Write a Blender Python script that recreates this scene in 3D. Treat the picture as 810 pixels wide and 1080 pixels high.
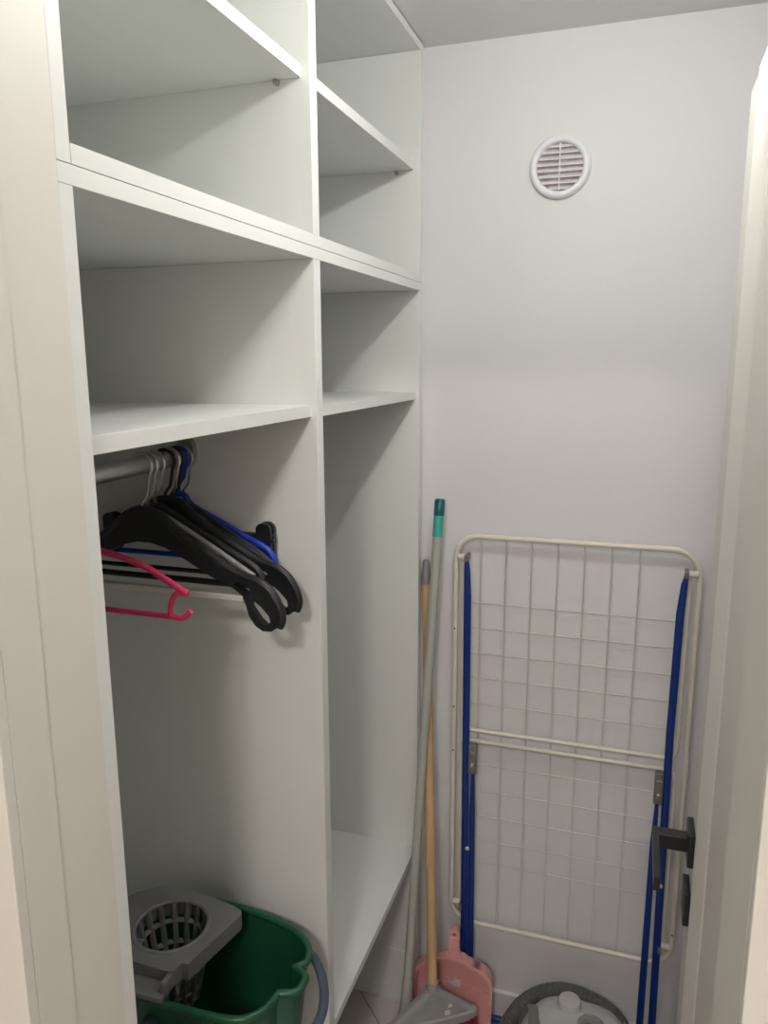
import bpy, bmesh, math, random
from mathutils import Vector, Matrix
from mathutils.geometry import tessellate_polygon
random.seed(7)
for o in list(bpy.data.objects):
    bpy.data.objects.remove(o)
S = bpy.context.scene
C = S.collection
PI = math.pi

# ------------------------------------------------------------------ camera, world, exposure
H = 1.69                                   # eye height above the floor
yaw, pitch, roll = 0.3193, 0.1954, -0.0041
fpx = 814.26
f_ = Vector((-math.sin(yaw) * math.cos(pitch), math.cos(yaw) * math.cos(pitch), -math.sin(pitch)))
r_ = Vector((math.cos(yaw), math.sin(yaw), 0))
u_ = r_.cross(f_)
r2 = math.cos(roll) * r_ + math.sin(roll) * u_
u2 = math.cos(roll) * u_ - math.sin(roll) * r_
cam = bpy.data.cameras.new('camera')
cam.sensor_fit = 'HORIZONTAL'
cam.sensor_width = 36
cam.lens = 36 * fpx / 810
cam.clip_start = 0.02
co = bpy.data.objects.new('camera', cam)
C.objects.link(co)
M3 = Matrix((r2, u2, -f_)).transposed()
co.matrix_world = Matrix.Translation((0, 0, H)) @ M3.to_4x4()
S.camera = co

W = bpy.data.worlds.new('world')
S.world = W
W.use_nodes = True
W.node_tree.nodes['Background'].inputs[0].default_value = (0.9, 0.95, 1, 1)
W.node_tree.nodes['Background'].inputs[1].default_value = 0.05
S.view_settings.view_transform = 'Standard'
S.view_settings.look = 'None'
S.view_settings.gamma = 1
S.view_settings.use_curve_mapping = False
S.view_settings.exposure = 0.07
BULB = 500.0                               # closet bulb radiance
HALL = 135.0                                 # hall ceiling lamp radiance

# ------------------------------------------------------------------ materials
MATS = {}
def mat(name, col, rough=0.5, var=0.04, scale=12, bump=0.0, bscale=200, metal=0.0, spec=0.5, emit=None, stretch=None):
    m = bpy.data.materials.new(name)
    m.use_nodes = True
    nt = m.node_tree
    b = nt.nodes['Principled BSDF']
    b.inputs['Roughness'].default_value = rough
    b.inputs['Metallic'].default_value = metal
    b.inputs['Specular IOR Level'].default_value = spec
    tc = nt.nodes.new('ShaderNodeTexCoord')
    mp = nt.nodes.new('ShaderNodeMapping')
    if stretch:
        mp.inputs['Scale'].default_value = stretch
    nt.links.new(tc.outputs['Object'], mp.inputs['Vector'])
    n = nt.nodes.new('ShaderNodeTexNoise')
    n.inputs['Scale'].default_value = scale
    n.inputs['Detail'].default_value = 4
    nt.links.new(mp.outputs[0], n.inputs['Vector'])
    r = nt.nodes.new('ShaderNodeValToRGB')
    lo = [max(0, c * (1 - var)) for c in col]
    hi = [min(1, c * (1 + var)) for c in col]
    r.color_ramp.elements[0].position = 0.3
    r.color_ramp.elements[1].position = 0.7
    r.color_ramp.elements[0].color = (*lo, 1)
    r.color_ramp.elements[1].color = (*hi, 1)
    nt.links.new(n.outputs['Fac'], r.inputs['Fac'])
    nt.links.new(r.outputs['Color'], b.inputs['Base Color'])
    if bump > 0:
        n2 = nt.nodes.new('ShaderNodeTexNoise')
        n2.inputs['Scale'].default_value = bscale
        n2.inputs['Detail'].default_value = 3
        nt.links.new(mp.outputs[0], n2.inputs['Vector'])
        bp = nt.nodes.new('ShaderNodeBump')
        bp.inputs['Strength'].default_value = bump
        bp.inputs['Distance'].default_value = 0.002
        nt.links.new(n2.outputs['Fac'], bp.inputs['Height'])
        nt.links.new(bp.outputs[0], b.inputs['Normal'])
    if emit:
        b.inputs['Emission Color'].default_value = (*emit[0], 1)
        b.inputs['Emission Strength'].default_value = emit[1]
    MATS[name] = m
    return m

mat('wall_paint', (0.75, 0.745, 0.75), 0.7, 0.015, 2.5, 0.12, 90)
mat('ceiling_paint', (0.74, 0.735, 0.735), 0.8, 0.015, 3, 0.1, 90)
mat('hall_paint', (0.74, 0.70, 0.66), 0.8, 0.02, 3, 0.1, 90)
mat('board_white', (0.765, 0.785, 0.755), 0.42, 0.012, 30, 0.05, 300, stretch=(1, 1, 0.06))
mat('shelf_white', (0.765, 0.785, 0.755), 0.42, 0.012, 30, 0.05, 300, stretch=(1, 0.1, 1))
mat('cream_paint', (0.735, 0.73, 0.665), 0.45, 0.006, 12, 0.02, 250, stretch=(1, 1, 0.1))
mat('fluted_white', (0.80, 0.79, 0.74), 0.4, 0.006, 12, stretch=(1, 1, 0.1))
mat('tile', (0.62, 0.59, 0.565), 0.35, 0.05, 9, 0.03, 60)
mat('grout', (0.30, 0.28, 0.27), 0.9, 0.1, 30)
mat('skirting', (0.76, 0.75, 0.74), 0.4, 0.02, 10)
mat('vent_plastic', (0.80, 0.80, 0.83), 0.3, 0.02, 30)
mat('vent_back', (0.55, 0.47, 0.48), 0.8, 0.25, 45)
mat('chrome', (0.62, 0.62, 0.62), 0.25, 0.05, 20, metal=1.0)
mat('dull_steel', (0.42, 0.42, 0.40), 0.38, 0.12, 30, metal=0.9)
mat('rail_steel', (0.55, 0.55, 0.55), 0.32, 0.05, 20, metal=0.9)
mat('rack_enamel', (0.74, 0.70, 0.61), 0.32, 0.05, 18, 0.03, 100)
mat('rack_wire', (0.66, 0.62, 0.56), 0.35, 0.05, 30)
mat('blue_metal', (0.004, 0.030, 0.20), 0.33, 0.12, 25)
mat('bracket_grey', (0.23, 0.22, 0.20), 0.4, 0.1, 40, metal=0.5)
mat('black_plastic', (0.011, 0.012, 0.015), 0.38, 0.15, 40)
mat('black_metal', (0.016, 0.017, 0.018), 0.42, 0.1, 60)
mat('blue_plastic', (0.010, 0.035, 0.42), 0.35, 0.08, 20)
mat('red_plastic', (0.52, 0.025, 0.10), 0.38, 0.08, 20)
mat('grey_plastic_tube', (0.24, 0.24, 0.24), 0.4, 0.06, 20)
mat('white_bar', (0.62, 0.61, 0.57), 0.4, 0.05, 20)
mat('bucket_green', (0.012, 0.085, 0.043), 0.33, 0.08, 14)
mat('wringer_grey', (0.17, 0.175, 0.175), 0.42, 0.06, 20)
mat('handle_slate', (0.06, 0.085, 0.12), 0.4, 0.08, 20)
mat('mop_pole', (0.42, 0.43, 0.39), 0.35, 0.05, 20, stretch=(1, 1, 0.1))
mat('teal_dark', (0.005, 0.13, 0.15), 0.3, 0.06, 20)
mat('teal_light', (0.06, 0.40, 0.33), 0.3, 0.06, 20)
mat('mop_cotton', (0.27, 0.22, 0.18), 0.9, 0.25, 60, 0.5, 150)
mat('wood', (0.56, 0.37, 0.19), 0.5, 0.18, 30, 0.1, 120, stretch=(1, 1, 0.05))
mat('cap_grey', (0.20, 0.20, 0.21), 0.35, 0.08, 20)
mat('broom_grey', (0.33, 0.335, 0.325), 0.5, 0.06, 25)
mat('bristle_red', (0.27, 0.012, 0.04), 0.6, 0.2, 80)
mat('pink_plastic', (0.74, 0.36, 0.34), 0.4, 0.05, 12)
mat('label_white', (0.66, 0.64, 0.60), 0.5, 0.05, 20)
mat('vac_light', (0.50, 0.50, 0.50), 0.4, 0.05, 20)
mat('vac_grey', (0.20, 0.20, 0.185), 0.45, 0.06, 20)
mat('vac_dark', (0.035, 0.035, 0.037), 0.45, 0.1, 20)
mat('hose_grey', (0.115, 0.115, 0.11), 0.5, 0.1, 30)
mat('dial_grey', (0.28, 0.28, 0.28), 0.25, 0.2, 60, stretch=(1, 4, 1))
mat('mark_dark', (0.12, 0.12, 0.12), 0.6, 0.05, 20)
mat('bulb_glow', (0.9, 0.9, 0.88), 0.4, 0.0, 5, emit=((1.0, 0.985, 0.945), BULB))
mat('hall_glow', (0.9, 0.88, 0.85), 0.4, 0.0, 5, emit=((1.0, 0.915, 0.865), HALL))

# ------------------------------------------------------------------ mesh helpers
def box(bm, x0, x1, y0, y1, z0, z1, bev=0.0):
    t = bmesh.new()
    v = [t.verts.new(p) for p in ((x0, y0, z0), (x1, y0, z0), (x1, y1, z0), (x0, y1, z0), (x0, y0, z1), (x1, y0, z1), (x1, y1, z1), (x0, y1, z1))]
    for f in ((0, 3, 2, 1), (4, 5, 6, 7), (0, 1, 5, 4), (1, 2, 6, 5), (2, 3, 7, 6), (3, 0, 4, 7)):
        t.faces.new([v[i] for i in f])
    if bev > 0:
        bmesh.ops.bevel(t, geom=list(t.edges), offset=bev, segments=2, affect='EDGES', profile=0.5)
    me = bpy.data.meshes.new('tmp')
    t.to_mesh(me); t.free()
    bm.from_mesh(me)
    bpy.data.meshes.remove(me)

def rings(bm, loops, cap0=True, cap1=True, closed=False):
    L = [[bm.verts.new(p) for p in lp] for lp in loops]
    n = len(L[0])
    m = len(L)
    for i in range(m if closed else m - 1):
        a, b = L[i], L[(i + 1) % m]
        for j in range(n):
            bm.faces.new((a[j], a[(j + 1) % n], b[(j + 1) % n], b[j]))
    if not closed:
        if cap0: bm.faces.new(list(reversed(L[0])))
        if cap1: bm.faces.new(L[-1])
    return L

def tube(bm, pts, r, n=10, closed=False, flat=None):
    """sweep a round (or flattened) section along points; r is a number or a list"""
    P = [Vector(p) for p in pts]
    m = len(P)
    R = r if isinstance(r, (list, tuple)) else [r] * m
    T = []
    for i in range(m):
        if closed:
            t = P[(i + 1) % m] - P[i - 1]
        else:
            t = P[min(i + 1, m - 1)] - P[max(i - 1, 0)]
        T.append(t.normalized())
    ref = Vector((0, 1, 0)) if abs(T[0].y) < 0.9 else Vector((1, 0, 0))
    N = (ref - T[0] * ref.dot(T[0])).normalized()
    loops = []
    for i in range(m):
        N = (N - T[i] * N.dot(T[i])).normalized()
        B = T[i].cross(N)
        fa, fb = flat if flat else (1, 1)
        loops.append([P[i] + (N * math.cos(2 * PI * k / n) * fa + B * math.sin(2 * PI * k / n) * fb) * R[i] for k in range(n)])
    rings(bm, loops, closed=closed)

def smooth_path(pts, sub=6, closed=False):
    P = [Vector(p) for p in pts]
    out = []
    m = len(P)
    rng = m if closed else m - 1
    for i in range(rng):
        p0 = P[i - 1] if (closed or i > 0) else P[0]
        p1 = P[i]; p2 = P[(i + 1) % m]
        p3 = P[(i + 2) % m] if (closed or i + 2 < m) else P[-1]
        for k in range(sub):
            t = k / sub
            out.append(0.5 * ((2 * p1) + (-p0 + p2) * t + (2 * p0 - 5 * p1 + 4 * p2 - p3) * t * t + (-p0 + 3 * p1 - 3 * p2 + p3) * t ** 3))
    if not closed:
        out.append(P[-1])
    return out

def round_rect(x0, x1, z0, z1, r, seg=6):
    out = []
    for cx, cz, a0 in ((x1 - r, z1 - r, 0), (x0 + r, z1 - r, 90), (x0 + r, z0 + r, 180), (x1 - r, z0 + r, 270)):
        for k in range(seg + 1):
            a = math.radians(a0 + 90 * k / seg)
            out.append((cx + r * math.cos(a), cz + r * math.sin(a)))
    return out

def slab(bm, outer, holes, to3, d0, d1):
    """extrude a 2D outline with holes; to3(u, v, d) -> world point"""
    allp = [list(outer)] + [list(h) for h in holes]
    flat = [p for lp in allp for p in lp]
    tris = tessellate_polygon([[Vector((p[0], p[1], 0)) for p in lp] for lp in allp])
    A = [bm.verts.new(to3(p[0], p[1], d0)) for p in flat]
    B = [bm.verts.new(to3(p[0], p[1], d1)) for p in flat]
    for t in tris:
        try:
            bm.faces.new([A[i] for i in t]); bm.faces.new([B[i] for i in reversed(t)])
        except ValueError:
            pass
    o = 0
    for lp in allp:
        n = len(lp)
        for i in range(n):
            j = (i + 1) % n
            bm.faces.new((A[o + i], A[o + j], B[o + j], B[o + i]))
        o += n

def lathe(bm, prof, center, axis='Z', n=32):
    """prof: (radius, height) list"""
    c = Vector(center)
    loops = []
    for r, h in prof:
        lp = []
        for k in range(n):
            a = 2 * PI * k / n
            if axis == 'Z': p = Vector((r * math.cos(a), r * math.sin(a), h))
            elif axis == 'Y': p = Vector((r * math.cos(a), h, r * math.sin(a)))
            else: p = Vector((h, r * math.cos(a), r * math.sin(a)))
            lp.append(c + p)
        loops.append(lp)
    rings(bm, loops)

ORG = {}
def obj(name, bm, m, parent=None, ang=35, org=None):
    """link bm (world coordinates) as one mesh object; children are stored relative to their root"""
    if parent is not None:
        o0 = ORG[parent.name]
    else:
        o0 = Vector(org) if org is not None else Vector((0, 0, 0))
    bmesh.ops.recalc_face_normals(bm, faces=bm.faces[:])
    bmesh.ops.translate(bm, verts=bm.verts[:], vec=-o0)
    me = bpy.data.meshes.new(name)
    bm.to_mesh(me); bm.free()
    for p in me.polygons: p.use_smooth = True
    me.set_sharp_from_angle(angle=math.radians(ang))
    me.materials.append(MATS[m])
    o = bpy.data.objects.new(name, me)
    C.objects.link(o)
    ORG[o.name] = o0
    if parent is not None:
        o.parent = parent
    else:
        o.location = o0
    return o

def bobj(name, dims, m, parent=None, bev=0.0, org=None):
    bm = bmesh.new(); box(bm, *dims, bev)
    return obj(name, bm, m, parent, 20, org)

def tobj(name, pts, r, m, parent=None, n=10, closed=False, flat=None):
    bm = bmesh.new(); tube(bm, pts, r, n, closed, flat)
    return obj(name, bm, m, parent, 50)

def thing(name, label, cat, loc, group=None, kind=None):
    o = bpy.data.objects.new(name, None)
    o.empty_display_size = 0.05
    C.objects.link(o)
    o.location = loc
    ORG[o.name] = Vector(loc)
    o['label'] = label; o['category'] = cat
    if group: o['group'] = group
    if kind: o['kind'] = kind
    return o

def struct(o, label=None, cat=None):
    o['kind'] = 'structure'
    if label: o['label'] = label
    if cat: o['category'] = cat
    return o

# ------------------------------------------------------------------ key measures (metres)
X0 = -0.479            # open face of the wardrobe
XB = -1.0              # back of the wardrobe
D = 1.75               # end wall
YA, YB = 0.574, 0.592  # left side panel
YM0, YM1 = 1.117, 1.142
YR0, YR1 = 1.705, 1.727
CEIL = 2.343
XR = 0.225             # right wall
XJ = 0.08              # right jamb
WY0, WY1 = 0.462, 0.573 # doorway wall

# ------------------------------------------------------------------ setting
fl = struct(bobj('floor', (-1.6, 1.3, -1.6, D + 0.1, -0.06, -0.004), 'grout'), 'light grey tiled floor of the closet and hall', 'floor')
def tiles():
    a, g = 0.42, 0.003
    c45 = math.cos(PI / 4)
    for i in range(-12, 14):
        for j in range(-12, 14):
            s0 = 1.062 + i * a / c45 * 1.0          # x + y
            t0 = -2.47 + j * a / c45                # x - y
            s1, t1 = s0 + a / c45, t0 + a / c45
            e = g / c45 / 2
            pts = []
            for s, t in ((s0 + e, t0 + e), (s1 - e, t0 + e), (s1 - e, t1 - e), (s0 + e, t1 - e)):
                pts.append(((s + t) / 2, (s - t) / 2))
            bm = bmesh.new()
            slab(bm, pts, [], lambda u, v, d: (u, v, d), -0.006, 0.0)
            for p, nn in (((-1.0, 0, 0), (-1, 0, 0)), ((XR, 0, 0), (1, 0, 0)), ((0, 0.3, 0), (0, -1, 0)), ((0, D, 0), (0, 1, 0))):
                if not bm.verts: break
                r = bmesh.ops.bisect_plane(bm, geom=bm.verts[:] + bm.edges[:] + bm.faces[:], plane_co=p, plane_no=nn, clear_outer=True)
                ed = [x for x in r['geom_cut'] if isinstance(x, bmesh.types.BMEdge)]
                if len(ed) > 2:
                    try: bmesh.ops.contextual_create(bm, geom=ed)
                    except Exception: pass
            if len(bm.faces) < 4:
                bm.free(); continue
            obj('tile', bm, 'tile', fl)
tiles()
struct(bobj('wall_back', (-1.12, 0.4, D, D + 0.1, 0, CEIL + 0.1), 'wall_paint'), 'plain pale end wall of the closet', 'wall')
struct(bobj('wall_left', (-1.12, -1.015, WY1, D, 0, CEIL + 0.1), 'wall_paint'), 'pale closet wall behind the wardrobe', 'wall')
struct(bobj('wall_right', (XR, XR + 0.1, WY1, D, 0, CEIL + 0.1), 'wall_paint'), 'pale closet wall behind the open door', 'wall')
struct(bobj('ceiling', (-1.12, XR + 0.1, WY1, D + 0.1, CEIL, CEIL + 0.1), 'ceiling_paint'), 'plain pale closet ceiling', 'ceiling')
HD = 2.04
bm = bmesh.new()
box(bm, -1.6, X0 - 0.06, WY0 + 0.001, WY1 - 0.001, 0, 2.52)
box(bm, XJ + 0.06, 1.3, WY0 + 0.001, WY1 - 0.001, 0, 2.52)
box(bm, X0 - 0.06, XJ + 0.06, WY0 + 0.001, WY1 - 0.001, HD + 0.06, 2.52)
struct(obj('wall_front', bm, 'hall_paint'), 'doorway wall between hall and closet', 'wall')
# hall behind the viewer
struct(bobj('wall_hall_left', (-1.7, -1.6, -1.6, WY1, 0, 2.52), 'hall_paint'), 'warm white hall side wall', 'wall')
struct(bobj('wall_hall_right', (1.3, 1.4, -1.6, WY1, 0, 2.52), 'hall_paint'), 'warm white hall side wall opposite', 'wall')
struct(bobj('wall_hall_back', (-1.7, 1.4, -1.7, -1.6, 0, 2.52), 'hall_paint'), 'warm white hall wall facing the closet', 'wall')
struct(bobj('ceiling_hall', (-1.7, 1.4, -1.7, WY1, 2.52, 2.6), 'ceiling_paint'), 'hall ceiling', 'ceiling')
# door frame: two boards on each jamb with a shallow step between them
fr = thing('trim_1', 'cream painted door frame around the closet doorway', 'door frame', (X0, WY0, 0), kind='structure')
bobj('jamb_board', (X0 - 0.06, X0, 0.505, 0.5738, 0, HD), 'cream_paint', fr, 0.0)
bobj('jamb_board', (X0 - 0.06, X0 + 0.0012, WY0, 0.505, 0, HD), 'cream_paint', fr, 0.0)
bobj('jamb_board', (XJ, XJ + 0.06, WY0, WY1 - 0.003, 0, HD), 'cream_paint', fr, 0.0)
bobj('head_board', (X0 - 0.06, XJ + 0.06, WY0, WY1, HD, HD + 0.06), 'cream_paint', fr, 0.002)
bobj('casing', (X0 - 0.075, X0 + 0.0012, WY0 - 0.012, WY0, 0, HD + 0.07), 'cream_paint', fr, 0.0015)
bobj('casing', (XJ, XJ + 0.075, WY0 - 0.012, WY0, 0, HD + 0.07), 'cream_paint', fr, 0.0015)
struct(bobj('baseboard_back', (X0 + 0.001, XR, D - 0.012, D, 0.0, 0.067), 'skirting', bev=0.002), 'low white skirting board along the end wall', 'baseboard')

# ------------------------------------------------------------------ wardrobe
G = 'board_white'
lo = thing('wardrobe_lower_unit', 'tall white open wardrobe carcass with hanging rail, standing on the floor', 'wardrobe', (X0, YA, 0))
ZS = 1.8567
def pan(name, dims, parent, m=G, bev=0.0005):
    return bobj(name, dims, m, parent, bev)
pan('side_panel', (XB, X0, YA, YB, 0.0, 1.8385), lo)
pan('side_panel', (XB, X0, YR0, YR1, 0.0, 1.8385), lo)
pan('divider', (XB, X0, YM0, YM1, 0.0, 1.8385), lo)
pan('top_panel', (XB, X0, YA, YR1, 1.8388, ZS - 0.0008), lo, 'shelf_white')
pan('back_panel', (XB - 0.006, XB, YA, YR1, 0.0, ZS), lo)
pan('shelf', (XB, X0 - 0.009, YB, YM0, 1.602, 1.620), lo, 'shelf_white')
pan('shelf', (XB, X0 - 0.008, YM1, YR0, 1.600, 1.6165), lo, 'shelf_white')
pan('bottom_shelf', (XB, X0 - 0.002, YB, YM0, 0.452, 0.4698), lo, 'shelf_white')
pan('bottom_shelf', (XB, X0 - 0.002, YM1, YR0, 0.452, 0.4698), lo, 'shelf_white')
pan('filler_strip', (X0 - 0.04, X0 - 0.008, YR1, D - 0.001, 0.07, 1.8385), lo)
pan('skirting_strip', (XB, X0 - 0.012, YR0 - 0.006, YR0, 0.0, 0.155), lo)
up = thing('wardrobe_upper_unit', 'white open top box of shelves resting on the wardrobe, up to the ceiling', 'cabinet', (X0, YA, ZS))
pan('side_panel', (XB, X0, YA, YB, ZS, 2.324), up)
pan('side_panel', (XB, X0, YR0, YR1, ZS, 2.324), up)
pan('divider', (XB, X0, YM0, YM1, 1.8742, 2.324), up)
pan('bottom_panel', (XB, X0, YB + 0.0008, YR0, ZS, 1.874), up, 'shelf_white')
pan('top_panel', (XB, X0, YA, YR1, 2.3245, 2.3395), up, 'shelf_white')
pan('back_panel', (XB - 0.006, XB, YA, YR1, ZS, 2.3395), up)
pan('filler_strip', (X0 - 0.04, X0 - 0.008, YR1, D - 0.001, ZS, 2.3395), up)
for y0, y1 in ((YB, YM0), (YM1, YR0)):
    s = pan('shelf', (XB + 0.01, X0 - 0.014, y0 + 0.0006, y1 - 0.0006, 2.0895, 2.107), up, 'shelf_white')
    for x in (-0.531, -0.93):
        for y, dy in ((y0, 1), (y1, -1)):
            bm = bmesh.new()
            lathe(bm, [(0.0045, -0.0), (0.0045, dy * 0.004), (0.0028, dy * 0.0045), (0.0028, dy * 0.010)], (x, y, 2.0862), 'Y', 12)
            obj('shelf_pin', bm, 'dull_steel', s)
# hanging rail in the left bay
RX, RZ = -0.712, 1.534
bm = bmesh.new()
rings(bm, [[(RX + 0.0065 * math.cos(2 * PI * k / 20), y, RZ + 0.014 * math.sin(2 * PI * k / 20)) for k in range(20)] for y in (YB + 0.004, YM0 - 0.004)])
rail = obj('hanging_rail', bm, 'rail_steel', lo)
for y0, y1 in ((YB, YB + 0.012), (YM0 - 0.012, YM0)):
    bm = bmesh.new()
    rings(bm, [[(RX + 0.016 * math.cos(2 * PI * k / 24), y, RZ + 0.006 + 0.026 * math.sin(2 * PI * k / 24)) for k in range(24)] for y in (y0, y1)])
    obj('rail_flange', bm, 'dull_steel', rail)

# ------------------------------------------------------------------ clothes hangers
HG = 'clothes hangers on the wardrobe rail'
def hook_pts(y, zb, lean=0.0, s=1.0):
    """a hook over the rail: starts at the hanger neck (zb) and curls over the rail"""
    r = 0.0185 * s
    zc = RZ + 0.016 - r + 0.0015
    P = [(RX - 0.002, y, zb), (RX - 0.002, y, zb + 0.018), (RX + 0.008, y, zb + 0.030)]
    for k in range(13):
        a = math.radians(-38 + k * 17.5)
        P.append((RX + r * math.cos(a), y + lean * (k / 12), zc + r * math.sin(a)))
    return P

def hook(parent, y, zb, m, r=0.0027, lean=0.0, s=1.0):
    return tobj('hook', hook_pts(y, zb, lean, s), r, m, parent, 8)

R_BLACK = [(-0.712, 1.466), (-0.682, 1.457), (-0.647, 1.428), (-0.606, 1.405), (-0.556, 1.378), (-0.524, 1.369), (-0.504, 1.356), (-0.491, 1.337), (-0.485, 1.316), (-0.490, 1.302), (-0.500, 1.295), (-0.514, 1.294), (-0.526, 1.301), (-0.536, 1.315), (-0.540, 1.330), (-0.546, 1.346), (-0.562, 1.357), (-0.597, 1.371), (-0.638, 1.393), (-0.674, 1.410), (-0.700, 1.416)]
R_HOLE = [(-0.531, 1.343), (-0.516, 1.332), (-0.503, 1.318), (-0.501, 1.309), (-0.510, 1.303), (-0.520, 1.312), (-0.533, 1.330)]
R_SLOT = [(-0.553, 1.366), (-0.536, 1.360), (-0.531, 1.353), (-0.536, 1.349), (-0.548, 1.355), (-0.560, 1.362)]
def mirror(P): return [(2 * RX - x, z) for x, z in P]
def swing(o, ang, dx=0, dz=0):
    """turn a finished hanger about its hook on the rail"""
    o.rotation_euler = (0, 0, math.radians(ang))
    o.location.x += dx; o.location.z += dz

def moulded(label, y, hookm, zoff=0.0, th=0.012, bar=None, sx=1.0, ang=0, barm=None):
    t = thing('clothes_hanger', label, 'hanger', (RX, y, 1.466 + zoff), HG)
    def to3(u, v, d): return (RX + (u - RX) * sx, y + d, v + zoff)
    outer = R_BLACK[:] + list(reversed(mirror(R_BLACK)[1:]))
    bm = bmesh.new()
    slab(bm, outer, [R_HOLE, R_SLOT, mirror(R_HOLE), mirror(R_SLOT)], to3, -th / 2, th / 2)
    b = obj('shoulder_body', bm, 'black_plastic', t)
    # raised rim along the top of the shoulders
    rim = [to3(x, z, 0) for x, z in reversed(mirror(R_BLACK[:10]))] + [to3(x, z, 0) for x, z in R_BLACK[1:10]]
    tobj('rim', smooth_path(rim, 3), th * 0.62, 'black_plastic', t, 8)
    hook(t, y, 1.458 + zoff, hookm)
    if bar:
        x0, x1, z0, z1 = bar
        bobj('trouser_bar', (x0, x1, y - 0.006, y + 0.006, z0, z1), barm or 'black_plastic', t, 0.002)
    if ang: swing(t, ang)
    return t

def tubular(label, y, pts, r, m, hookm, barz=None, barx=None, ang=0, notch=False, zoff=0.0):
    t = thing('clothes_hanger', label, 'hanger', (RX, y, pts[0][1] + zoff), HG)
    P = [(2 * RX - x, y, z + zoff) for x, z in reversed(pts[1:])] + [(x, y, z + zoff) for x, z in pts]
    tobj('arms', smooth_path(P, 4), r, m, t, 10)
    hook(t, y, pts[0][1] + zoff - 0.003, hookm, 0.0032 if hookm != 'chrome' else 0.0026)
    if barz is not None:
        tobj('trouser_bar', [(2 * RX - barx, y, barz), (barx, y, barz)], r * 0.85, m, t, 10)
        for s in (1, -1):
            xx = RX + s * (barx - RX)
            if notch:
                tobj('notch', smooth_path([(RX + s * (pts[-1][0] - RX), y, pts[-1][1]), (RX + s * (pts[-1][0] - 0.016 - RX), y, pts[-1][1] - 0.001), (RX + s * (pts[-1][0] - 0.025 - RX), y, pts[-1][1] - 0.014), (xx, y, barz)], 5), r * 0.85, m, t, 10)
                tobj('catch', smooth_path([(xx, y, barz), (RX + s * (barx + 0.018 - RX), y, barz), (RX + s * (barx + 0.030 - RX), y, barz + 0.010)], 5), r * 0.85, m, t, 10)
            else:
                tobj('link', [(xx, y, barz), (RX + s * (pts[-1][0] - RX), y, pts[-1][1])], r * 0.8, m, t, 8)
    if ang: swing(t, ang)
    return t

# the crimson one hangs apart, then the crowded bunch towards the divider
tubular('crimson plastic hanger with hooked notches, hanging apart from the dark bunch', 0.80,
        [(RX, 1.462), (-0.690, 1.459), (-0.648, 1.450), (-0.616, 1.444), (-0.581, 1.434), (-0.555, 1.421), (-0.522, 1.404)], 0.0042, 'red_plastic', 'red_plastic',
        1.372, -0.549, notch=True)
moulded('wide black moulded hanger with silver hook and white bar, foremost of the dark bunch', 0.985, 'chrome',
        bar=(-0.845, -0.545, 1.336, 1.346), barm='white_bar')
tubular('slim grey tube hanger between the wide black moulded hangers', 1.000,
        [(RX, 1.463), (-0.697, 1.459), (-0.650, 1.436), (-0.594, 1.405), (-0.536, 1.371)], 0.0042, 'grey_plastic_tube', 'chrome')
tubular('black hanger with silver hook and black trouser bar, just behind the grey one', 1.018,
        [(RX, 1.466), (-0.690, 1.459), (-0.645, 1.432), (-0.590, 1.404), (-0.545, 1.380), (-0.532, 1.362)], 0.0058, 'black_plastic', 'chrome', 1.350, -0.55)
moulded('wide black moulded hanger with black hook, its paddle end poking out behind the foremost', 1.046, 'black_metal', zoff=0.006, th=0.011, sx=1.0)
tubular('slim black tube hanger with silver hook in the middle of the bunch', 1.060,
        [(RX, 1.462), (-0.690, 1.455), (-0.640, 1.428), (-0.590, 1.404), (-0.540, 1.378), (-0.528, 1.366)], 0.0045, 'black_plastic', 'chrome', 1.352, -0.545)
tubular('slim black hanger with black hook beside the bright blue hanger', 1.072,
        [(RX, 1.466), (-0.680, 1.455), (-0.620, 1.420), (-0.560, 1.386), (-0.530, 1.360)], 0.0045, 'black_plastic', 'black_metal')
tubular('bright blue plastic hanger with blue bar in the bunch', 1.084,
        [(RX, 1.474), (-0.702, 1.471), (-0.689, 1.455), (-0.636, 1.430), (-0.598, 1.411), (-0.555, 1.391), (-0.541, 1.366)], 0.0052, 'blue_plastic', 'blue_plastic', 1.370, -0.552)
# trouser hanger with clips nearest the divider
t = thing('clothes_hanger', 'black clip hanger with silver hook, closest to the wardrobe divider', 'hanger', (RX, 1.098, 1.40), HG)
hook(t, 1.098, 1.46, 'chrome', 0.002)
tobj('stem', [(RX, 1.098, 1.47), (RX, 1.098, 1.408)], 0.004, 'black_plastic', t)
bobj('bar', (RX - 0.16, RX + 0.16, 1.093, 1.103, 1.402, 1.414), 'black_plastic', t, 0.002)
for s in (-1, 1):
    cx = RX + s * 0.147
    bm = bmesh.new()
    for dy in (-0.0065, 0.0065):
        slab(bm, round_rect(cx - 0.013, cx + 0.013, 1.366, 1.432, 0.011, 5), [], lambda u, v, d: (u, d, v), 1.098 + dy - 0.0035, 1.098 + dy + 0.0035)
    cl = obj('clip', bm, 'black_plastic', t)
    tobj('spring', [(cx - 0.016, 1.098, 1.404), (cx + 0.016, 1.098, 1.404)], 0.006, 'black_metal', cl, 10)

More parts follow.
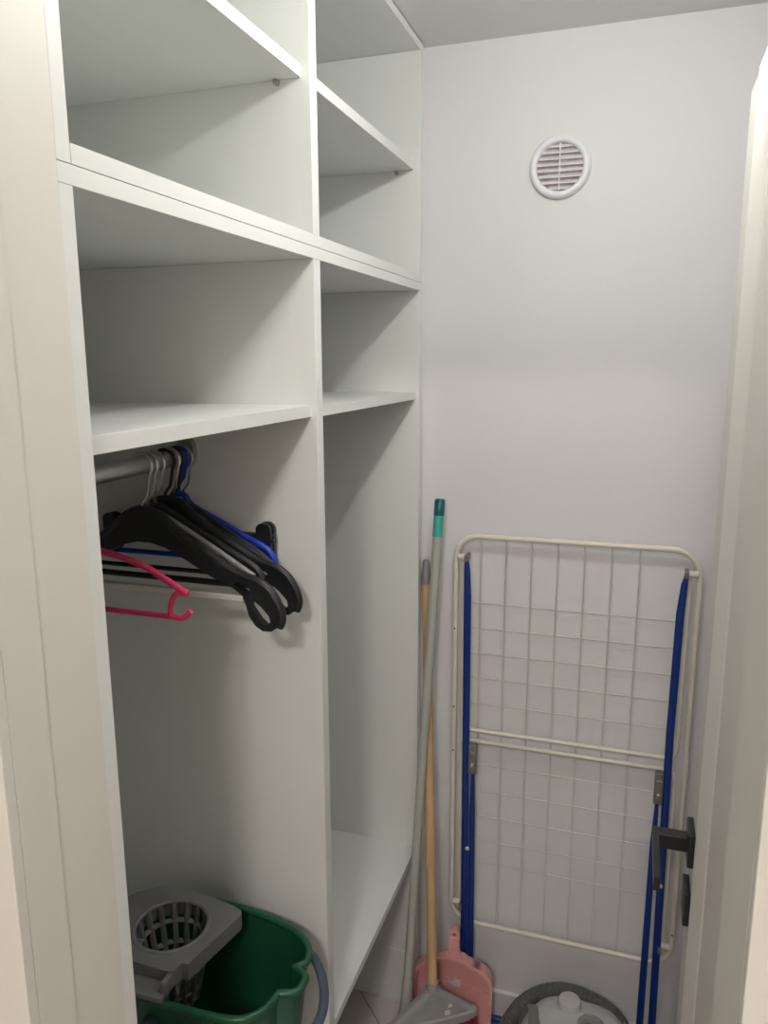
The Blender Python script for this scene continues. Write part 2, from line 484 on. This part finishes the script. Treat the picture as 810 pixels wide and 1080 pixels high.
# ------------------------------------------------------------------ mop bucket
SB = 0.4698
ZR = 0.735
bk = thing('mop_bucket', 'green plastic mop bucket with spout, standing on the wardrobe bottom shelf', 'bucket', (-0.64, 0.956, SB))
RIM = smooth_path([(x, y, 0) for x, y in [(-0.700, 1.070), (-0.605, 1.067), (-0.553, 1.060), (-0.505, 1.047), (-0.470, 1.020), (-0.459, 0.990), (-0.470, 0.973), (-0.470, 0.973), (-0.449, 0.960), (-0.446, 0.943), (-0.450, 0.927), (-0.474, 0.915), (-0.474, 0.915), (-0.482, 0.880), (-0.505, 0.855), (-0.545, 0.846), (-0.625, 0.843), (-0.70, 0.843), (-0.770, 0.848), (-0.806, 0.870), (-0.822, 0.91), (-0.826, 0.956), (-0.822, 1.0), (-0.806, 1.045), (-0.770, 1.066)]], 5, True)
def bloop(k, z, inset=0.0):
    out = []
    for p in RIM:
        d = Vector((p.x + 0.64, p.y - 0.956, 0))
        l = d.length
        q = d * (k * (l - inset) / l)
        out.append((-0.64 + q.x, 0.956 + q.y, z))
    return out
bm = bmesh.new()
zs = [(0.80, SB), (0.82, SB + 0.01), (0.90, SB + 0.13), (0.975, ZR - 0.01), (0.985, ZR)]
zi = [(0.975, ZR), (0.965, ZR - 0.012), (0.885, SB + 0.13), (0.80, SB + 0.012), (0.78, SB + 0.006)]
rings(bm, [bloop(k, z) for k, z in zs] + [bloop(k, z, 0.002) for k, z in zi])
obj('tub', bm, 'bucket_green', bk, 50)
tobj('rim', [(p[0], p[1], ZR) for p in bloop(0.985, ZR)], 0.0062, 'bucket_green', bk, 8, True)
hp = smooth_path([(-0.66, 1.078, 0.690), (-0.56, 1.080, 0.688), (-0.490, 1.062, 0.684), (-0.445, 1.015, 0.676), (-0.426, 0.956, 0.668), (-0.440, 0.895, 0.672), (-0.485, 0.850, 0.680), (-0.56, 0.836, 0.686), (-0.66, 0.833, 0.690)], 6)
tobj('bail_handle', hp, 0.008, 'handle_slate', bk, 10, False, (1.0, 0.45))
for y, s in ((1.060, 1), (0.846, -1)):
    bm = bmesh.new(); lathe(bm, [(0.014, 0), (0.014, s * 0.012), (0.008, s * 0.018)], (-0.66, y, 0.690), 'Y', 20)
    obj('pivot', bm, 'handle_slate', bk)
# wringer: a lift-out insert, still one thing of its own
wr = thing('mop_wringer', 'grey plastic wringer insert with slotted basket, sitting in the green bucket', 'wringer', (-0.72, 0.956, ZR))
HC, HRr = (-0.690, 0.955), 0.061
ol = [(-0.592, 1.012), (-0.596, 1.021), (-0.612, 1.027), (-0.680, 1.040), (-0.725, 1.042), (-0.765, 1.030), (-0.795, 1.005), (-0.812, 0.970), (-0.816, 0.930), (-0.812, 0.890), (-0.800, 0.868), (-0.636, 0.868), (-0.630, 0.872), (-0.628, 0.888), (-0.617, 0.890)]
circ = [(HC[0] + HRr * 1.02 * math.cos(2 * PI * k / 40), HC[1] + HRr * math.sin(2 * PI * k / 40)) for k in range(40)]
bm = bmesh.new()
slab(bm, ol, [circ], lambda u, v, d: (u, v, d), ZR + 0.008, ZR + 0.036)
obj('plate', bm, 'wringer_grey', wr)
bobj('front_ledge', (-0.800, -0.632, 0.836, 0.870, ZR + 0.006, ZR + 0.016), 'wringer_grey', wr, 0.003)
bobj('latch_fin', (-0.640, -0.630, 0.846, 0.884, ZR + 0.010, ZR + 0.034), 'wringer_grey', wr, 0.003)
tobj('basket_lip', [(HC[0] + HRr * math.cos(2 * PI * k / 40), HC[1] + HRr * math.sin(2 * PI * k / 40), ZR + 0.034) for k in range(40)], 0.0045, 'wringer_grey', wr, 8, True)
def bk_r(z): return 0.036 + (HRr - 0.036) * (z / 0.13)
for hgt in (0.098, 0.062, 0.026, 0.002):
    rr = bk_r(hgt)
    zc = ZR + 0.034 - 0.13 + hgt
    tobj('basket_hoop', [(HC[0] + rr * math.cos(2 * PI * k / 32), HC[1] + rr * math.sin(2 * PI * k / 32), zc) for k in range(32)], 0.0052, 'wringer_grey', wr, 6, True, (1, 0.8))
for k in range(16):
    a = 2 * PI * (k + 0.3) / 16
    tobj('basket_rib', [(HC[0] + bk_r(h) * math.cos(a), HC[1] + bk_r(h) * math.sin(a), ZR + 0.034 - 0.13 + h) for h in (0.13, 0.065, 0.0)], 0.0058, 'wringer_grey', wr, 6)
bm = bmesh.new()
lathe(bm, [(0.036, 0), (0.036, 0.004)], (HC[0], HC[1], ZR + 0.034 - 0.132), 'Z', 24)
obj('basket_floor', bm, 'wringer_grey', wr)

# ------------------------------------------------------------------ drying rack against the end wall
rk = thing('drying_rack', 'folded white wire clothes drying rack with blue legs, leaning on the end wall', 'drying rack', (-0.125, 1.71, 0))
FY = 1.722
FX0, FX1, FZ0, FZ1 = -0.391, 0.141, 0.272, 1.287
tobj('outer_frame', [(x, FY, z) for x, z in round_rect(FX0, FX1, FZ0, FZ1, 0.055, 8)], 0.0066, 'rack_enamel', rk, 10, True)
# two folding wings inside the outer frame
for z0, z1 in ((0.803, 1.225), (0.318, 0.775)):
    if z0 > 0.6:
        P = [(FX0 + 0.020, z1), (FX0 + 0.020, z0 + 0.03), (FX0 + 0.024, z0 + 0.008), (FX0 + 0.045, z0), (FX1 - 0.045, z0), (FX1 - 0.024, z0 + 0.008), (FX1 - 0.020, z0 + 0.03), (FX1 - 0.020, z1)]
    else:
        P = [(FX0 + 0.020, z0), (FX0 + 0.020, z1 - 0.03), (FX0 + 0.024, z1 - 0.008), (FX0 + 0.045, z1), (FX1 - 0.045, z1), (FX1 - 0.024, z1 - 0.008), (FX1 - 0.020, z1 - 0.03), (FX1 - 0.020, z0)]
    tobj('wing_frame', [(x, FY, z) for x, z in P], 0.0055, 'rack_enamel', rk, 10)
for k in range(7):
    x = -0.334 + 0.0587 * k
    tobj('wire', [(x, FY, FZ1 - 0.002), (x, FY + 0.003, FZ1 - 0.014), (x, FY + 0.009, FZ1 - 0.026), (x, FY + 0.009, FZ0 + 0.02), (x, FY + 0.003, FZ0 + 0.008), (x, FY, FZ0 + 0.002)], 0.0021, 'rack_wire', rk, 6)
for z in (1.123, 1.060, 0.997, 0.934, 0.868, 0.707, 0.636, 0.567, 0.500, 0.439):
    tobj('wire', [(FX0 + 0.020, FY + 0.0135, z), (FX1 - 0.020, FY + 0.0135, z)], 0.0015, 'rack_wire', rk, 6)
def leg(pts, w=0.0088): return tobj('leg', pts, [0.0035, 0.0072] + [w] * (len(pts) - 2), 'blue_metal', rk, 10, False, (0.6, 1.0))
LY = 1.700
leg([(-0.362, LY, 1.245), (-0.360, LY, 1.215), (-0.358, LY, 1.15), (-0.352, LY, 0.24), (-0.350, LY + 0.004, 0.012)])
leg([(0.114, LY, 1.245), (0.110, LY, 1.215), (0.106, LY, 1.15), (0.103, LY - 0.003, 0.87), (0.110, LY, 0.12), (0.111, LY + 0.004, 0.012)])
leg([(-0.337, LY - 0.004, 0.735), (-0.336, LY - 0.004, 0.6), (-0.333, LY - 0.004, 0.012)])
leg([(0.087, LY - 0.004, 0.735), (0.084, LY - 0.004, 0.6), (0.082, LY - 0.004, 0.012)])
tobj('foot_bar', [(-0.350, LY + 0.010, 0.0125), (0.111, LY + 0.010, 0.0125)], 0.009, 'blue_metal', rk, 10)
tobj('foot_bar', [(-0.333, LY - 0.008, 0.0125), (0.082, LY - 0.008, 0.0125)], 0.009, 'blue_metal', rk, 10)
for x, s in ((-0.337, 1), (0.087, -1)):
    b = bobj('leg_clip', (x - 0.0095, x + 0.0095, LY - 0.014, LY + 0.004, 0.705, 0.782), 'bracket_grey', rk, 0.003)
    bm = bmesh.new(); lathe(bm, [(0.0055, 0), (0.0055, -0.003), (0.003, -0.005)], (x, LY - 0.014, 0.728), 'Y', 14); obj('rivet', bm, 'chrome', b)
    bobj('clip_slot', (x - 0.006, x + 0.006, LY - 0.0155, LY - 0.0135, 0.760, 0.766), 'chrome', b, 0.0005)
for x, s in ((-0.362, -1), (0.114, 1)):
    for z in (1.235, 0.325):
        t2 = bobj('hinge_bracket', (x - 0.004, x + 0.004, LY - 0.008, FY + 0.004, z - 0.003, z + 0.012), 'bracket_grey', rk, 0.001)
        bm = bmesh.new(); lathe(bm, [(0.0075, 0), (0.0075, s * 0.018), (0.004, s * 0.021)], (x + s * 0.004, FY - 0.006, z + 0.002), 'X', 14)
        obj('hinge_knob', bm, 'rack_enamel', t2)
for x in (-0.345, 0.106):
    bm = bmesh.new(); lathe(bm, [(0.005, 0), (0.005, -0.003), (0.003, -0.0045)], (x, LY - 0.0085, 0.501), 'Y', 14); obj('rivet', bm, 'label_white', rk)
for x, z in ((FX0, 1.06), (FX0, 0.86), (FX0, 0.745), (FX1, 0.36)):
    bm = bmesh.new(); lathe(bm, [(0.0022, 0), (0.0022, -0.0012)], (x, FY - 0.0062, z), 'Y', 10); obj('screw_hole', bm, 'black_metal', rk)

# ------------------------------------------------------------------ mop pole, broom, dustpan
mp = thing('mop', 'grey mop pole with teal grip end, leaning in the corner beside the wardrobe', 'mop', (-0.475, 1.60, 0))
A = Vector((-0.4233, 1.689, 1.3765)); B = Vector((-0.4545, 1.518, 0.126))
def lerp(a, b, t): return a + (b - a) * t
L = (B - A).length
tobj('pole', [lerp(A, B, 0.085 / L), B], 0.0107, 'mop_pole', mp, 14)
tobj('grip', [lerp(A, B, 0.038 / L), lerp(A, B, 0.087 / L)], 0.0118, 'teal_light', mp, 14)
tobj('grip_cap', [A, lerp(A, B, 0.004 / L), lerp(A, B, 0.036 / L), lerp(A, B, 0.040 / L)], [0.009, 0.0122, 0.0122, 0.0115], 'teal_dark', mp, 14)
tobj('socket', [lerp(A, B, 1 - 0.11 / L), lerp(A, B, 1 - 0.04 / L), B], [0.0125, 0.015, 0.02], 'mop_pole', mp, 12)
for k in range(22):
    a = 2 * PI * k / 22
    rr = 0.026 + 0.016 * random.random()
    P = smooth_path([(B.x + 0.010 * math.cos(a), B.y + 0.010 * math.sin(a), 0.130), (B.x + 0.7 * rr * math.cos(a), B.y + 0.7 * rr * math.sin(a) - 0.004, 0.075), (B.x + rr * math.cos(a) * 0.9, B.y + rr * math.sin(a) * 0.9 - 0.006, 0.009)], 4)
    tobj('mop_strand', P, 0.008, 'mop_cotton', mp, 6)

br = thing('broom', 'wooden-handled broom with grey triangular head and dark red bristles, before the dustpan', 'broom', (-0.39, 1.534, 0))
BA = Vector((-0.4655, 1.725, 1.222)); BB = Vector((-0.386, 1.513, 0.248))
Lb = (BB - BA).length
tobj('handle', [lerp(BA, BB, 0.055 / Lb), BB], 0.0112, 'wood', br, 14)
tobj('hanging_cap', [BA, lerp(BA, BB, 0.008 / Lb), lerp(BA, BB, 0.03 / Lb), lerp(BA, BB, 0.036 / Lb), lerp(BA, BB, 0.060 / Lb)], [0.005, 0.009, 0.010, 0.0125, 0.0125], 'cap_grey', br, 14)
ax = Vector((0.82, 0.55, 0)).normalized()       # long direction of the head
nx = Vector((-ax.y, ax.x, 0))
hc = Vector((-0.386, 1.513, 0))
def hd(u, v, d): return hc + ax * u + nx * d + Vector((0, 0, v))
tobj('ferrule', [lerp(BA, BB, 1 - 0.012 / Lb), hd(0, 0.22, 0)], [0.0145, 0.016], 'broom_grey', br, 14)
bm = bmesh.new()
loops = []
for z, hw, ht in ((0.244, 0.015, 0.015), (0.228, 0.030, 0.014), (0.190, 0.078, 0.012), (0.168, 0.108, 0.012), (0.165, 0.112, 0.017), (0.146, 0.112, 0.017)):
    lp = []
    for k in range(24):
        a = 2 * PI * k / 24
        cx_, sy_ = math.cos(a), math.sin(a)
        e = 0.5
        lp.append(hd(hw * math.copysign(abs(cx_) ** e, cx_), z, ht * math.copysign(abs(sy_) ** e, sy_)))
    loops.append(lp)
rings(bm, loops)
obj('head', bm, 'broom_grey', br, 30)
for k, (uu, vv, ww) in enumerate(((0.040, 0.198, 0.005), (0.034, 0.180, 0.007))):
    bm = bmesh.new(); slab(bm, round_rect(uu - ww, uu + ww, vv - ww * 0.8, vv + ww * 0.8, 0.003, 4), [], hd, -0.0145, -0.010); obj('embossed_mark', bm, 'label_white', br)
nb = 0
for i in range(19):
    for j in range(4):
        u = -0.105 + 0.210 * i / 18; d = -0.012 + 0.024 * j / 3
        tobj('bristle_tuft', [hd(u, 0.150, d), hd(u * 1.03, 0.08, d * 1.1), hd(u * 1.06, 0.004, d * 1.3)], [0.0042, 0.0050, 0.0058], 'bristle_red', br, 5)

dp = thing('dustpan', 'pink plastic dustpan with ribbed handle, propped upright behind the broom', 'dustpan', (-0.37, 1.66, 0))
tilt = math.radians(9)
# local plane: u across, v up the pan, d towards the viewer; base sits on the floor
dp0 = Vector((-0.362, 1.622, 0.004))
du = Vector((0.996, 0.09, 0)).normalized()
dn0 = Vector((du.y, -du.x, 0))
dv = (Vector((0, 0, 1)) * math.cos(tilt) - dn0 * math.sin(tilt)).normalized()
dn = (dn0 * math.cos(tilt) + Vector((0, 0, 1)) * math.sin(tilt)).normalized()
def dpt(u, v, d): return dp0 + du * u + dv * (v * 0.935) + dn * d
def half(s, w):
    return [(0.0965 - w, 0.0), (0.0985 - w, 0.14), (0.0985 - w, 0.185 - w * 0.3), (0.092 - w, 0.207 - w * 0.6), (0.078 - w * 0.8, 0.223 - w), (0.058 - w * 0.3, 0.232 - w), (0.036, 0.238 - w), (0.022, 0.247 - w)]
def outline(w):
    R = half(1, w)
    return R + [(-u, v) for u, v in reversed(R)]
bm = bmesh.new()
slab(bm, outline(0), [], dpt, 0.0, 0.003)
obj('pan', bm, 'pink_plastic', dp)
# raised wall round sides and back
O, I = outline(0), outline(0.007)
n = len(O)
bm = bmesh.new()
for i in range(n - 1):
    a, b, c, d_ = O[i], O[i + 1], I[i + 1], I[i]
    def hh(v): return 0.036 * min(1.0, 0.35 + v / 0.10)
    vs = [bm.verts.new(dpt(*a, 0)), bm.verts.new(dpt(*b, 0)), bm.verts.new(dpt(*c, 0)), bm.verts.new(dpt(*d_, 0)),
          bm.verts.new(dpt(*a, hh(a[1]))), bm.verts.new(dpt(*b, hh(b[1]))), bm.verts.new(dpt(*c, hh(c[1]))), bm.verts.new(dpt(*d_, hh(d_[1])))]
    for fidx in ((0, 1, 5, 4), (1, 2, 6, 5), (2, 3, 7, 6), (3, 0, 4, 7), (4, 5, 6, 7), (3, 2, 1, 0)):
        bm.faces.new([vs[k] for k in fidx])
bmesh.ops.remove_doubles(bm, verts=bm.verts[:], dist=0.0002)
obj('raised_wall', bm, 'pink_plastic', dp, 40)
bm = bmesh.new()
slab(bm, [(u, v) for u, v in ((-0.089, 0.0), (0.089, 0.0), (0.090, 0.148), (0.04, 0.162), (-0.04, 0.162), (-0.090, 0.148))], [], dpt, 0.003, 0.008)
obj('stepped_floor', bm, 'pink_plastic', dp)
hl = [(0.022, 0.236), (0.014, 0.256), (0.0125, 0.268), (0.0125, 0.305), (0.011, 0.313), (0.006, 0.318)]
bm = bmesh.new()
slab(bm, hl + [(-u, v) for u, v in reversed(hl)], [[(0.0042 * math.cos(2 * PI * k / 12), 0.305 + 0.0055 * math.sin(2 * PI * k / 12)) for k in range(12)]], dpt, 0.006, 0.024)
hnd = obj('handle', bm, 'pink_plastic', dp)
for k in range(8):
    v = 0.258 + 0.0053 * k
    tobj('grip_rib', [dpt(-0.012, v, 0.0245), dpt(0.012, v, 0.0245)], 0.0024, 'pink_plastic', hnd, 6)
b = None
bm = bmesh.new(); slab(bm, round_rect(-0.004, 0.018, 0.158, 0.172, 0.003, 3), [], dpt, 0.004, 0.013)
cm = obj('broom_clip', bm, 'label_white', dp)
bm = bmesh.new(); slab(bm, [(-0.014, 0.167), (-0.004, 0.161), (-0.004, 0.166), (-0.008, 0.172)], [], dpt, 0.004, 0.012); obj('clip_arm', bm, 'label_white', cm)
bm = bmesh.new(); slab(bm, [(0.002, 0.172), (0.006, 0.182), (0.009, 0.172)], [], dpt, 0.004, 0.012); obj('clip_arm', bm, 'label_white', cm)

# ------------------------------------------------------------------ vacuum cleaner
vc = thing('vacuum_cleaner', 'grey canister vacuum cleaner with curled hose on the floor before the drying rack', 'vacuum cleaner', (-0.06, 1.44, 0))
def vloop(hx, hy, z, cy=1.445, e=0.62, cx=-0.055):
    out = []
    for k in range(40):
        a = 2 * PI * k / 40
        c_, s_ = math.cos(a), math.sin(a)
        out.append((cx + hx * math.copysign(abs(c_) ** e, c_), cy + hy * math.copysign(abs(s_) ** e, s_), z))
    return out
bm = bmesh.new()
rings(bm, [vloop(0.115, 0.155, 0.012), vloop(0.132, 0.170, 0.03), vloop(0.136, 0.174, 0.07), vloop(0.134, 0.172, 0.095)])
obj('base', bm, 'vac_dark', vc)
bm = bmesh.new()
rings(bm, [vloop(0.134, 0.172, 0.0955), vloop(0.134, 0.172, 0.16), vloop(0.126, 0.166, 0.205), vloop(0.108, 0.152, 0.233), vloop(0.084, 0.132, 0.248), vloop(0.04, 0.09, 0.254)])
sh = obj('shell', bm, 'vac_light', vc, 50)
bm = bmesh.new()
lathe(bm, [(0.026, 0.0), (0.026, 0.014), (0.0235, 0.019), (0.015, 0.021)], (-0.076, 1.555, 0.247), 'Z', 28)
obj('release_button', bm, 'vac_light', vc)
bm = bmesh.new()
lathe(bm, [(0.030, 0.0), (0.030, 0.006), (0.026, 0.009), (0.024, 0.009)], (-0.026, 1.512, 0.2475), 'Z', 28)
dl = obj('suction_dial', bm, 'dial_grey', vc)
bobj('dial_grip', (-0.045, -0.007, 1.508, 1.516, 0.255, 0.263), 'vac_grey', dl, 0.002)
bm = bmesh.new()
P = smooth_path([(-0.160, 1.585, 0.135), (-0.150, 1.572, 0.186), (-0.134, 1.535, 0.226), (-0.125, 1.44, 0.238), (-0.125, 1.36, 0.228)], 5)
tube(bm, P, 0.022, 12, False, (0.55, 1.5))
cp = obj('carry_handle', bm, 'vac_grey', vc)
for k in range(3):
    bobj('mark', (-0.050 + 0.009 * k, -0.046 + 0.009 * k, 1.5535 - 0.004 * (k % 2), 1.5575 - 0.004 * (k % 2), 0.2475, 0.2500), 'mark_dark', sh)
for s in (-1, 1):
    bm = bmesh.new()
    lathe(bm, [(0.045, 0), (0.05, 0.004), (0.05, 0.022), (0.042, 0.027)], (-0.055 + (0.112 if s > 0 else -0.139), 1.37, 0.05), 'X', 28)
    obj('wheel', bm, 'vac_dark', vc)
hz = smooth_path([(-0.245, 1.585, 0.070), (-0.222, 1.607, 0.105), (-0.190, 1.628, 0.152), (-0.148, 1.640, 0.184), (-0.095, 1.645, 0.202), (-0.035, 1.645, 0.196), (0.022, 1.640, 0.172), (0.060, 1.625, 0.125), (0.086, 1.59, 0.065), (0.106, 1.53, 0.026), (0.120, 1.42, 0.022), (0.100, 1.31, 0.03), (0.04, 1.25, 0.05), (-0.02, 1.262, 0.07)], 16)
# corrugation: resample evenly and alternate the radius
def resample(P, step):
    out = [P[0]]; acc = 0
    for i in range(1, len(P)):
        a, b = P[i - 1], P[i]; l = (b - a).length
        while acc + l >= step:
            t_ = (step - acc) / l
            a = a.lerp(b, t_); out.append(a); l = (b - a).length; acc = 0
        acc += l
    return out
hp2 = resample(hz, 0.0022)
tobj('hose', hp2, [0.0195 if i % 3 else 0.0168 for i in range(len(hp2))], 'hose_grey', vc, 14)
tobj('hose_cuff', [(-0.262, 1.565, 0.042), (-0.250, 1.58, 0.062), (-0.236, 1.595, 0.085)], [0.021, 0.022, 0.019], 'vac_dark', vc, 14)

# ------------------------------------------------------------------ round vent
vx, vz = -0.188, 2.081
vn = thing('air_vent', 'round white louvred air vent high on the end wall', 'vent', (vx, D, vz))
bm = bmesh.new()
n = 48
prof = [(0.0475, -0.001), (0.0475, -0.009), (0.050, -0.013), (0.057, -0.014), (0.062, -0.010), (0.0635, -0.001)]
rings(bm, [[(vx + r * math.cos(2 * PI * k / n), D + h, vz + r * math.sin(2 * PI * k / n)) for k in range(n)] for r, h in prof], False, False)
obj('ring', bm, 'vent_plastic', vn, 50)
bm = bmesh.new(); lathe(bm, [(0.048, -0.0005), (0.048, -0.0015)], (vx, D, vz), 'Y', 40); obj('mesh_back', bm, 'vent_back', vn)
for k in range(8):
    z = vz - 0.042 + 0.0118 * k
    w = math.sqrt(max(0.0002, 0.0475 ** 2 - (z - vz) ** 2))
    bm = bmesh.new()
    vs = [bm.verts.new(p) for p in ((vx - w, D - 0.011, z - 0.0032), (vx + w, D - 0.011, z - 0.0032), (vx + w, D - 0.002, z + 0.0028), (vx - w, D - 0.002, z + 0.0028),
                                    (vx - w, D - 0.011, z - 0.0018), (vx + w, D - 0.011, z - 0.0018), (vx + w, D - 0.002, z + 0.0042), (vx - w, D - 0.002, z + 0.0042))]
    for f in ((0, 3, 2, 1), (4, 5, 6, 7), (0, 1, 5, 4), (1, 2, 6, 5), (2, 3, 7, 6), (3, 0, 4, 7)):
        bm.faces.new([vs[i] for i in f])
    obj('slat', bm, 'vent_plastic', vn)
bobj('centre_bar', (vx - 0.0012, vx + 0.0012, D - 0.0125, D - 0.0105, vz - 0.046, vz + 0.046), 'vent_plastic', vn)

# ------------------------------------------------------------------ open door on the right
dr = thing('door_1', 'cream closet door standing open, with black square lever handle', 'door', (0.131, 0.58, 0), kind='structure')
LT = 2.022
bobj('leaf', (0.111, 0.151, 0.58, 1.160, 0.008, LT), 'cream_paint', dr, 0.001)
for k in range(14):
    y = 0.932 + 0.0100 * k
    bm = bmesh.new()
    rings(bm, [[(0.1112, y, z), (0.1088, y + 0.003, z), (0.1088, y + 0.007, z), (0.1112, y + 0.0098, z)] for z in (0.008, LT)])
    obj('flute', bm, 'fluted_white', dr)
def rosette(zc, name):
    bm = bmesh.new(); box(bm, 0.102, 0.1112, 1.092, 1.144, zc - 0.026, zc + 0.026, 0.001)
    return obj(name, bm, 'black_metal', dr)
zh = 0.985
h = rosette(zh, 'rosette')
bobj('lever_neck', (0.060, 0.103, 1.107, 1.129, zh - 0.011, zh + 0.011), 'black_metal', h, 0.0012)
bobj('lever', (0.0535, 0.0625, 1.005, 1.129, zh - 0.011, zh + 0.011), 'black_metal', h, 0.0012)
k_ = rosette(zh - 0.096, 'key_rosette')
for z in (0.25, 1.75):
    tobj('hinge', [(0.158, 0.578, z - 0.04), (0.158, 0.578, z + 0.04)], 0.007, 'dull_steel', dr)

# ------------------------------------------------------------------ lamps (out of view)
lm = thing('ceiling_bulb', 'bare round bulb in a white holder under the closet ceiling', 'lamp', (-0.09, 0.97, CEIL))
bm = bmesh.new(); lathe(bm, [(0.035, 0), (0.035, -0.012), (0.02, -0.02), (0.018, -0.065)], (-0.09, 0.97, CEIL), 'Z', 24); obj('holder', bm, 'vent_plastic', lm)
bm = bmesh.new()
bmesh.ops.create_uvsphere(bm, u_segments=20, v_segments=12, radius=0.020, matrix=Matrix.Translation((-0.09, 0.97, 2.245)))
obj('bulb', bm, 'bulb_glow', lm)
hl_ = thing('hall_lamp', 'round flush lamp on the hall ceiling', 'lamp', (0.0, -1.0, 2.52))
bm = bmesh.new(); lathe(bm, [(0.15, 0), (0.15, -0.02), (0.14, -0.022)], (0.0, -1.0, 2.52), 'Z', 32); obj('base', bm, 'vent_plastic', hl_)
bm = bmesh.new(); lathe(bm, [(0.138, -0.022), (0.134, -0.045), (0.11, -0.06), (0.05, -0.068)], (0.0, -1.0, 2.52), 'Z', 32); obj('diffuser', bm, 'hall_glow', hl_)
